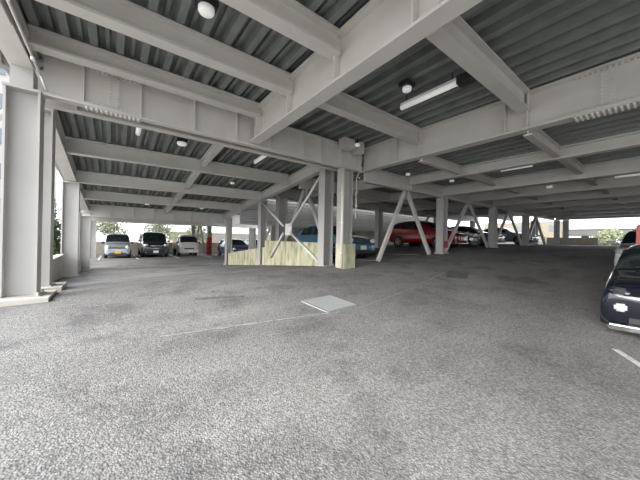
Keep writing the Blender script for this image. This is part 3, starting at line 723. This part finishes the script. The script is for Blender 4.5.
def car(name, label, nose_at, heading, spec, paint, cat='car', plate='plate_white', lit=None, group=None):
    """nose_at: survey (x, y) of the nose centre; heading: angle the nose points to"""
    L, W, H = spec['L'], spec['W'], spec['H']; R_ = spec.get('wr', .30)
    nx, ny = nose_at
    d = Vector((math.cos(heading), math.sin(heading)))
    f0 = floorz(nx-d.x*spec['fa']/S, ny-d.y*spec['fa']/S); f1 = floorz(nx-d.x*(L-spec['ra'])/S, ny-d.y*(L-spec['ra'])/S)
    if 'zfix' in spec: f0 = f1 = spec['zfix']
    wb_ = L-spec['ra']-spec['fa']; pitch = math.atan2((f0-f1)*S, wb_)
    z_n = f0*S+(f0-f1)*S/wb_*spec['fa']
    t = bpy.data.objects.new(name, None); C.objects.link(t); tag(t, label, cat, group)
    b = Body(L, W, spec['top'], spec['belt'], spec.get('zb', .2), spec.get('tumble', .82), spec.get('nose', .88), spec.get('tail', .9), spec.get('nl', .35), spec.get('tl', .3))
    xs = sorted(set([0, .03, .08, .15, .25]+[L*i/34 for i in range(1, 34)]+[L-.2, L-.1, L-.04, L]+[x for x, _ in spec['top']]))
    o = obj('body', b.mesh(xs), paint, t, True)
    sub = o.modifiers.new('s', 'SUBSURF'); sub.levels = 1; sub.render_levels = 1
    # glass
    for g in spec['side_glass']:
        for sg in (1, -1):
            bm = B(); b.patch(bm, g[0], g[1], 5.08, 5.9, sg, .006, 8, 3, g[2], g[3]); obj('side_window', bm, 'glass', t, True)
    ws = spec['ws']; bm = B(); b.top_patch(bm, ws[0], ws[1], 6.25, .008); obj('windscreen', bm, 'glass', t, True)
    rw = spec.get('rw')
    if rw: bm = B(); b.top_patch(bm, rw[0], rw[1], 6.3, .008); obj('rear_window', bm, 'glass', t, True)
    # face
    hz = spec['hz']; hw = W/2
    for sg in (1, -1):
        bm = B(); sx, sy, sz = spec.get('hl', (.30, .34, .15)); rbox(bm, (spec.get('hlx', .09)+.02, sg*(hw*.72), hz), (sx, sy, sz), .05, Matrix.Rotation(-sg*spec.get('hla', .5), 3, 'Z') @ Matrix.Rotation(spec.get('hlt', .3), 3, 'Y'))
        obj('headlight', bm, spec.get('hlm', 'headlight'), t, True)
        bm = B(); rbox(bm, (spec.get('fogx', .03), sg*hw*.72, spec.get('fogz', .38)), spec.get('fogs', (.12, .16, .08)), .03); obj('fog_light', bm, spec.get('fogm', 'headlight'), t, True)
    bm = B(); gh = spec.get('grille', (W*.48, .10)); rbox(bm, (-.005, 0, spec.get('gz', hz-.02)), (.08, gh[0], gh[1]), .02); obj('grille', bm, 'dark', t)
    if spec.get('bar', True):
        bm = B(); rbox(bm, (-.045, 0, spec.get('gz', hz-.02)), (.03, gh[0]*.95, .018), .006); obj('grille_bar', bm, 'chrome', t)
    bm = B(); rbox(bm, (.0, 0, .33), (.09, W*.66, .13), .03); obj('air_intake', bm, 'dark', t)
    bm = B(); rbox(bm, (.06, 0, spec.get('zb', .2)+.045), (.22, W*.86, spec.get('liph', .05)), .02); obj('bumper_lip', bm, spec.get('lip', 'dark'), t)
    bm = B(); rbox(bm, (-.055, 0, spec.get('pz', .45)), (.02, .33, .165), .004); obj('number_plate', bm, plate, t)
    bm = B(); rbox(bm, (L+.035, 0, spec.get('pzr', .65)), (.02, .33, .165), .004); obj('number_plate', bm, plate, t)
    for sg in (1, -1):
        bm = B(); rbox(bm, (L-.06, sg*(hw*.86), spec.get('tz', hz+.1)), (.16, .17, .30), .04); obj('taillight', bm, 'tail', t, True)
        mx, mz = spec['mir']
        if not spec.get('nomir'):
            bm = B(); rbox(bm, (mx, sg*(hw+.09), mz), (.10, .20, .14), .035)
            rbox(bm, (mx+.02, sg*(hw-.0), mz-.03), (.05, .10, .04), .01); obj('wing_mirror', bm, spec.get('mirm', paint), t, True)
        for hx in spec['dh']:
            bm = B(); p = b.pt(hx, 4.55, .012, sg); rbox(bm, p, (.17, .025, .03), .008); obj('door_handle', bm, spec.get('dhm', paint), t)
        for gx_ in spec.get('doors', ()):
            bm = B(); a = b.pt(gx_, 2.3, .002, sg); c = b.pt(gx_, 4.95, .002, sg); bar(bm, a, c, .008, .006, up=Vector((0, 1, 0))); obj('door_seam', bm, 'dark', t)
        for wx in (spec['fa'], L-spec['ra']):
            bm = B(); yy = b.hw(wx)*1.0; lathe(bm, [(R_*1.16, -.10*sg), (R_*1.16, .004*sg), (R_*1.04, .006*sg)], 28, Matrix.Translation((wx, sg*yy*.992, R_+.02))); obj('wheel_arch', bm, 'dark', t)
            wheel(t, wx, sg*(yy-.075), R_, sg)
    for sg in (1, -1):
        bm = B(); x0_, x1_ = ws; pa = b.pt(x0_+.02, 7.4 if sg > 0 else 8.2, .02, sg); pb = b.pt(lerp(x0_, x1_, .5), 8.6 if sg > 0 else 8.9, .02, -sg if sg > 0 else sg)
        tube(bm, pa, pb, .008, n=6); obj('wiper', bm, 'dark', t)
    t.matrix_world = Matrix.Translation((nx*S, ny*S, (ZO)*S+z_n)) @ Matrix.Rotation(heading+math.pi, 4, 'Z') @ Matrix.Rotation(pitch, 4, 'Y')
    return t

hatch = dict(L=3.9, W=1.69, H=1.5, fa=.78, ra=.58, top=[(0, .62), (.1, .78), (.35, .88), (.9, 1.0), (1.05, 1.04), (1.75, 1.42), (2.3, 1.5), (3.1, 1.45), (3.6, 1.28), (3.8, 1.05), (3.9, .9)],
             belt=[(0, .6), (1.0, .93), (3.9, 1.02)], side_glass=[(1.35, 2.3, .42, 0), (2.36, 3.3, 0, -.15)], ws=(1.08, 1.72), rw=(3.15, 3.7), hz=.72, hl=(.42, .26, .15), mir=(1.35, 1.0), dh=(2.05, 3.0), doors=(1.3, 2.33), pz=.47, hla=.55)
suv = dict(L=4.5, W=1.82, H=1.68, wr=.34, zb=.24, fa=.9, ra=.85, top=[(0, .72), (.08, .92), (.4, 1.02), (1.1, 1.1), (1.25, 1.14), (2.0, 1.58), (2.6, 1.68), (3.7, 1.62), (4.2, 1.4), (4.4, 1.15), (4.5, 1.0)],
           belt=[(0, .7), (1.2, 1.05), (4.5, 1.18)], side_glass=[(1.6, 2.6, .45, 0), (2.66, 3.5, 0, 0), (3.56, 4.1, 0, -.2)], ws=(1.28, 1.98), rw=(3.75, 4.3), hz=.86, hl=(.5, .28, .12), mir=(1.6, 1.14), dh=(2.35, 3.3), doors=(1.5, 2.63), pz=.55, lip='chrome')
sedan = dict(L=4.6, W=1.8, H=1.45, wr=.33, zb=.19, fa=.9, ra=1.0, top=[(0, .6), (.08, .74), (.4, .86), (1.2, .97), (1.35, 1.0), (2.1, 1.38), (2.6, 1.45), (3.3, 1.38), (4.0, 1.08), (4.5, 1.02), (4.6, .85)],
             belt=[(0, .58), (1.3, .92), (4.6, .98)], side_glass=[(1.65, 2.6, .5, 0), (2.66, 3.5, 0, -.25)], ws=(1.38, 2.08), rw=(3.4, 3.95), hz=.70, hl=(.5, .32, .13), mir=(1.7, .98), dh=(2.4, 3.3), doors=(1.6, 2.63), pz=.45)
coupe = dict(L=4.3, W=1.8, H=1.45, wr=.31, zb=.17, fa=.85, ra=.85, top=[(0, .70), (.04, .80), (.2, .88), (.8, .97), (.95, 1.0), (1.7, 1.36), (2.3, 1.45), (3.1, 1.4), (3.8, 1.15), (4.2, 1.0), (4.3, .85)],
             belt=[(0, .62), (1.3, .90), (4.3, .98)], nose=.93, nl=.45, side_glass=[(1.35, 2.3, .5, 0), (2.36, 3.3, 0, -.25)], ws=(.98, 1.68), rw=(3.15, 3.75), hz=.70, hl=(.34, .26, .10), hlm='smoke', mir=(1.9, .98), dh=(2.1, 3.1), doors=(1.4, 2.33), pz=.45,
             zfix=-2.30, lip='chrome', liph=.09, fogm='plate_white', fogz=.50, fogs=(.05, .13, .11), fogx=-.035, nomir=True)
kei = dict(L=3.395, W=1.475, H=1.7, wr=.27, zb=.18, fa=.5, ra=.45, top=[(0, .70), (.05, .88), (.3, .98), (.55, 1.04), (.62, 1.08), (1.1, 1.58), (1.5, 1.69), (3.0, 1.68), (3.3, 1.55), (3.395, 1.2)],
           belt=[(0, .68), (.6, .95), (3.395, 1.0)], tumble=.88, side_glass=[(.85, 1.75, .3, 0), (1.81, 2.55, 0, 0), (2.6, 3.2, 0, -.06)], ws=(.66, 1.12), rw=(3.1, 3.36), hz=.74, hl=(.3, .26, .22), mir=(.85, 1.05), dh=(1.6, 2.4), doors=(.85, 1.78), pz=.42, hla=.3, nl=.25, mirm='dark', bar=True)
van = dict(L=4.7, W=1.74, H=1.9, wr=.32, zb=.2, fa=.85, ra=.8, top=[(0, .82), (.05, 1.02), (.3, 1.14), (.7, 1.22), (.8, 1.27), (1.4, 1.78), (1.9, 1.9), (4.2, 1.88), (4.6, 1.7), (4.7, 1.2)],
           belt=[(0, .8), (.8, 1.08), (4.7, 1.12)], tumble=.86, side_glass=[(1.1, 2.1, .35, 0), (2.16, 3.2, 0, 0), (3.26, 4.4, 0, -.1)], ws=(.84, 1.42), rw=(4.3, 4.65), hz=.88, hl=(.32, .34, .18), mir=(1.15, 1.2), dh=(1.9, 2.4), doors=(1.1, 2.13), pz=.42, hla=.35, nl=.25, bar=True, fogm='chrome')
PI = math.pi
car('compact_car', 'blue compact car parked behind the centre columns with white plate', (13.3, 12.8), -PI/2, hatch, 'blue_paint')
car('sport_utility_car', 'dark red tall car parked beyond the inverted V brace', (26.3, 12.5), -PI/2, suv, 'red_paint')
car('sedan', 'black sedan parked right of the dark red car', (30.3, 13.0), -PI/2, sedan, 'black_paint')
car('sedan', 'dark grey sedan partly hidden behind the columns between black and silver cars', (36.0, 12.6), -PI/2, dict(sedan), 'grey_paint')
sil = dict(sedan); sil['H'] = 1.5
car('sedan', 'silver sedan with nose showing right of the farthest grey column', (44.9, 11.6), -PI/2, sil, 'silver_paint')
car('kei_wagon', 'small boxy silver car with yellow plate on the lower level', (.35, 38.5), -PI/2, kei, 'silver_paint', plate='plate_yellow')
car('minivan', 'dark boxy van with white plate in the middle of the lower level row', (4.15, 39.1), -PI/2, van, 'van_paint', cat='van')
car('sedan', 'black car whose rounded front corner enters at the right edge', (9.75, -.24), PI, coupe, 'black_paint')
car('sedan', 'white car at right, partly behind the black car and red cabinet', (20.9, .62), PI, dict(suv, zfix=-1.75), 'white_paint')
car('compact_car', 'navy car half hidden by the sloping mossy wall', (13.6, 35.0), -PI/2, hatch, 'navy_paint')
car('compact_car', 'pale silver car behind the sloping mossy wall, beside the navy car', (17.2, 35.2), -PI/2, hatch, 'silver_paint')

# kei truck
def truck():
    t = bpy.data.objects.new('pickup_truck', None); C.objects.link(t)
    tag(t, 'small cream cab-over truck on the lower level, right of the dark van', 'truck')
    W = 1.475
    b = Body(1.45, W, [(0, .95), (.04, 1.1), (.45, 1.62), (.62, 1.74), (1.3, 1.76), (1.45, 1.68)], [(0, .93), (1.45, .98)], .26, .86, .93, .97, .15, .1)
    o = obj('cab', b.mesh(sorted([0, .02, .05, .1, .2, .3, .45, .55, .7, .9, 1.1, 1.3, 1.4, 1.45])), 'cream_paint', t, True)
    bm = B(); b.top_patch(bm, .06, .44, 6.2, .01); obj('windscreen', bm, 'glass', t, True)
    for sg in (1, -1):
        bm = B(); b.patch(bm, .42, 1.15, 5.1, 5.9, sg, .008, 6, 3, .22, 0); obj('side_window', bm, 'glass', t, True)
        bm = B(); rbox(bm, (-.02, sg*.56, .80), (.08, .22, .16), .03); obj('headlight', bm, 'headlight', t, True)
        bm = B(); rbox(bm, (.25, sg*.84, 1.12), (.06, .12, .2), .02); obj('wing_mirror', bm, 'dark', t)
        for x in (.75, 2.65): wheel(t, x, sg*.64, .27, sg, .17)
    bm = B(); rbox(bm, (-.03, 0, .62), (.05, .75, .10), .02); obj('grille', bm, 'dark', t)
    bm = B(); rbox(bm, (-.02, 0, .40), (.12, 1.42, .22), .04); obj('bumper', bm, 'cream_paint', t)
    bm = B(); rbox(bm, (-.09, -.1, .42), (.02, .33, .165), .004); obj('number_plate', bm, 'plate_white', t)
    bm = B(); box(bm, (1.5, -.70, .58), (3.38, .70, .66)); obj('load_bed', bm, 'cream_paint', t)
    for (lo, hi) in (((1.5, -.72, .6), (3.38, -.69, .92)), ((1.5, .69, .6), (3.38, .72, .92)), ((3.36, -.7, .6), (3.39, .7, .92))):
        bm = B(); box(bm, lo, hi); obj('bed_side', bm, 'cream_paint', t)
    bm = B(); box(bm, (.3, -.45, .34), (3.3, .45, .5)); obj('chassis', bm, 'dark', t)
    x, y = 8.15, 40.2
    t.matrix_world = Matrix.Translation(P(x, y, floorz(x, y+2))) @ Matrix.Rotation(PI/2, 4, 'Z')
truck()

# red cabinet at the right
t = thing('red_cabinet', P(17.8, .3, -1.8), 'tall plain red cabinet at the right edge behind the black car', 'cabinet')
bm = B(); rbox(bm, P(18.8, .32, -.42), (.75, 1.0, 1.68), .03); obj('housing', bm, 'red', t)
bm = B(); rbox(bm, P(18.15, .32, -.2), (.03, .8, 1.1), .01); obj('front_panel', bm, 'red', t)
bm = B(); rbox(bm, P(18.8, .32, -1.86), (.68, .92, .10), .01); obj('plinth', bm, 'dark', t)

# ------------------------------------------------------------------ outside world
def foliage(bm, c, rx, rz, n, leaf):
    for i in range(n):
        u = random.gauss(0, 1), random.gauss(0, 1), random.gauss(0, 1); v = Vector(u).normalized()
        r = random.uniform(.35, 1)**.5*(1+.35*noise.noise(v*2+Vector(c)))
        p = Vector(c)+Vector((v.x*rx*r, v.y*rx*r, v.z*rz*r))
        a = Vector((random.uniform(-1, 1), random.uniform(-1, 1), random.uniform(-1, 1))).normalized()*leaf
        b_ = a.cross(Vector((random.uniform(-1, 1), random.uniform(-1, 1), random.uniform(-1, 1)))).normalized()*leaf*.55
        vs = [bm.verts.new(p+q) for q in (a, b_, -a, -b_)]; bm.faces.new(vs)
def tree(x, y, z, h, r, mt, label, n=900, leaf=.12, name='tree', group=None):
    t = thing(name, P(x, y, z), label, name.replace('_', ' ').split()[-1], group)
    c = P(x, y, z)
    bm = B(); tube(bm, c, c+Vector((0, 0, h*.6)), r*.09, r*.05, 8)
    for k in range(6):
        a = k*1.05; tube(bm, c+Vector((0, 0, h*(.3+.04*k))), c+Vector((math.cos(a)*r*.6, math.sin(a)*r*.6, h*(.55+.05*k))), r*.035, r*.012, 6)
    obj('trunk', bm, 'bark', t)
    bm = B()
    for k in range(7):
        a = k*.9; q = c+Vector((math.cos(a)*r*.45, math.sin(a)*r*.45, h*(.45+.07*k)))
        foliage(bm, q, r*.62, h*.22, n//7, leaf)
    o = obj('crown', bm, mt, t)
    return t
GZ = -2.9
for x, y, h, r, m_, lab in ((-3.9, 27.5, 2.3, .62, 'leaf_dark', 'dark shrub tree outside between the first and second left columns'), (-3.6, 24, 1.5, .42, 'leaf_yellow', 'low yellow green shrub beside the dark shrub at left'),
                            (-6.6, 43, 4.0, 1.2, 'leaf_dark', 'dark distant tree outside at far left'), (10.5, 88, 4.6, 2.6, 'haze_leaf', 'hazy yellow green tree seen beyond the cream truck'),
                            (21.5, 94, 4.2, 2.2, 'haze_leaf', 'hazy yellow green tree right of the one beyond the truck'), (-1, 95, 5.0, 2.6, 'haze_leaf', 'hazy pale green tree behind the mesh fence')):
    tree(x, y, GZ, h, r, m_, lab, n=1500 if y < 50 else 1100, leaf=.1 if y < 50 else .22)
for x, y, h, r, m_, lab in ((90, 10.2, 3.2, 1.5, 'haze_leaf', 'green bushy tree in the far right opening, left one'), (97, 6.2, 3.4, 1.6, 'leaf', 'green bushy tree in the far right opening, middle one'), (91, 1.2, 2.8, 1.3, 'leaf_yellow', 'smaller yellow green tree at the right end of the far opening')):
    tree(x, y, -1.6, h, r, m_, lab, n=1400, leaf=.2)
def building(x0, x1, y0, y1, z0, z1, mt, label, floors, nwin, face='x-', band=None):
    t = thing('building', P((x0+x1)/2, (y0+y1)/2, z0), label, 'building')
    bm = B(); box(bm, P(x0, y0, z0), P(x1, y1, z1)); obj('wall_body', bm, mt, t)
    bm = B(); box(bm, P(x0-.15, y0-.15, z1), P(x1+.15, y1+.15, z1+.3)); obj('roof_edge', bm, 'bld_white', t)
    for f in range(floors):
        za = lerp(z0, z1, (f+.35)/floors); zb = lerp(z0, z1, (f+.8)/floors)
        for k in range(nwin):
            bm = B()
            if face == 'y-':
                xa = lerp(x0, x1, (k+.3)/nwin); xb = lerp(x0, x1, (k+.7)/nwin); box(bm, P(xa, y0-.08, za), P(xb, y0+.02, zb))
            elif face == 'x+':
                ya = lerp(y0, y1, (k+.3)/nwin); yb = lerp(y0, y1, (k+.7)/nwin); box(bm, P(x1-.02, ya, za), P(x1+.08, yb, zb))
            else:
                ya = lerp(y0, y1, (k+.3)/nwin); yb = lerp(y0, y1, (k+.7)/nwin); box(bm, P(x0-.08, ya, za), P(x0+.02, yb, zb))
            obj('window', bm, 'win', t)
    return t
building(-34, -7.4, 45, 60, GZ, 20, 'bld_white', 'tall pale building outside beyond the big left column', 6, 14, 'y-')
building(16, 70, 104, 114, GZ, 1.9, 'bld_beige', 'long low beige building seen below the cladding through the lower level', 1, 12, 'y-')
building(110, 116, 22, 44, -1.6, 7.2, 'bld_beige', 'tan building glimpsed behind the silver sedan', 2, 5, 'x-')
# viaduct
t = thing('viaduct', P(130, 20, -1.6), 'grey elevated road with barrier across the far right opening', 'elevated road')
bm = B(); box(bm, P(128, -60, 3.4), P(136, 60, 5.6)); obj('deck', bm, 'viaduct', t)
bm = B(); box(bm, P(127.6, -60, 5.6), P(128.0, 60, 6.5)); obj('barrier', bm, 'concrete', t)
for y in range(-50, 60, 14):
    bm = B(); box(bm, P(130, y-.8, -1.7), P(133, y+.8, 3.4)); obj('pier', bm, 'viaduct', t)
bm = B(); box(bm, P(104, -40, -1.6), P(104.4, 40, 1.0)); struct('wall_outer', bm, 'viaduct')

# ------------------------------------------------------------------ light
w = bpy.data.worlds.new('World'); bpy.context.scene.world = w; w.use_nodes = True
nt = w.node_tree; bg = nt.nodes['Background']
tc = nt.nodes.new('ShaderNodeTexCoord'); sp = nt.nodes.new('ShaderNodeSeparateXYZ'); rp = nt.nodes.new('ShaderNodeValToRGB')
nt.links.new(tc.outputs['Generated'], sp.inputs[0]); nt.links.new(sp.outputs['Z'], rp.inputs['Fac'])
e = rp.color_ramp.elements; e[0].position = 0; e[0].color = (.92, .95, 1.0, 1); e[1].position = 1; e[1].color = (.88, .93, 1.0, 1)
nt.links.new(rp.outputs['Color'], bg.inputs['Color']); bg.inputs['Strength'].default_value = 1.6
sun = bpy.data.lights.new('sun', 'SUN'); sun.energy = 3.2; sun.angle = math.radians(50); sun.color = (1, .96, .9)
so = bpy.data.objects.new('sun', sun); C.objects.link(so); so.rotation_euler = Vector((1.0, .12, -.55)).to_track_quat('-Z', 'Y').to_euler()

# ------------------------------------------------------------------ camera
cam = bpy.data.cameras.new('camera'); co = bpy.data.objects.new('camera', cam); C.objects.link(co)
cam.sensor_width = 36; cam.lens = 272/640*36; cam.clip_end = 1000; cam.clip_start = .05
yaw, pit, rol = math.radians(-37.1), math.radians(.12), math.radians(1.1)
Rm = Matrix.Rotation(yaw, 3, 'Z') @ Matrix.Rotation(math.pi/2+pit, 3, 'X') @ Matrix.Rotation(rol, 3, 'Z')
co.matrix_world = Matrix.Translation((0, 0, ZO*S)) @ Rm.to_4x4()
sc = bpy.context.scene; sc.camera = co
sc.view_settings.view_transform = 'Standard'; sc.view_settings.look = 'None'; sc.view_settings.gamma = 1
sc.view_settings.use_curve_mapping = False
sc.view_settings.exposure = 1.25
sc.cycles.use_denoising = True
sc.cycles.max_bounces = 8; sc.cycles.diffuse_bounces = 6
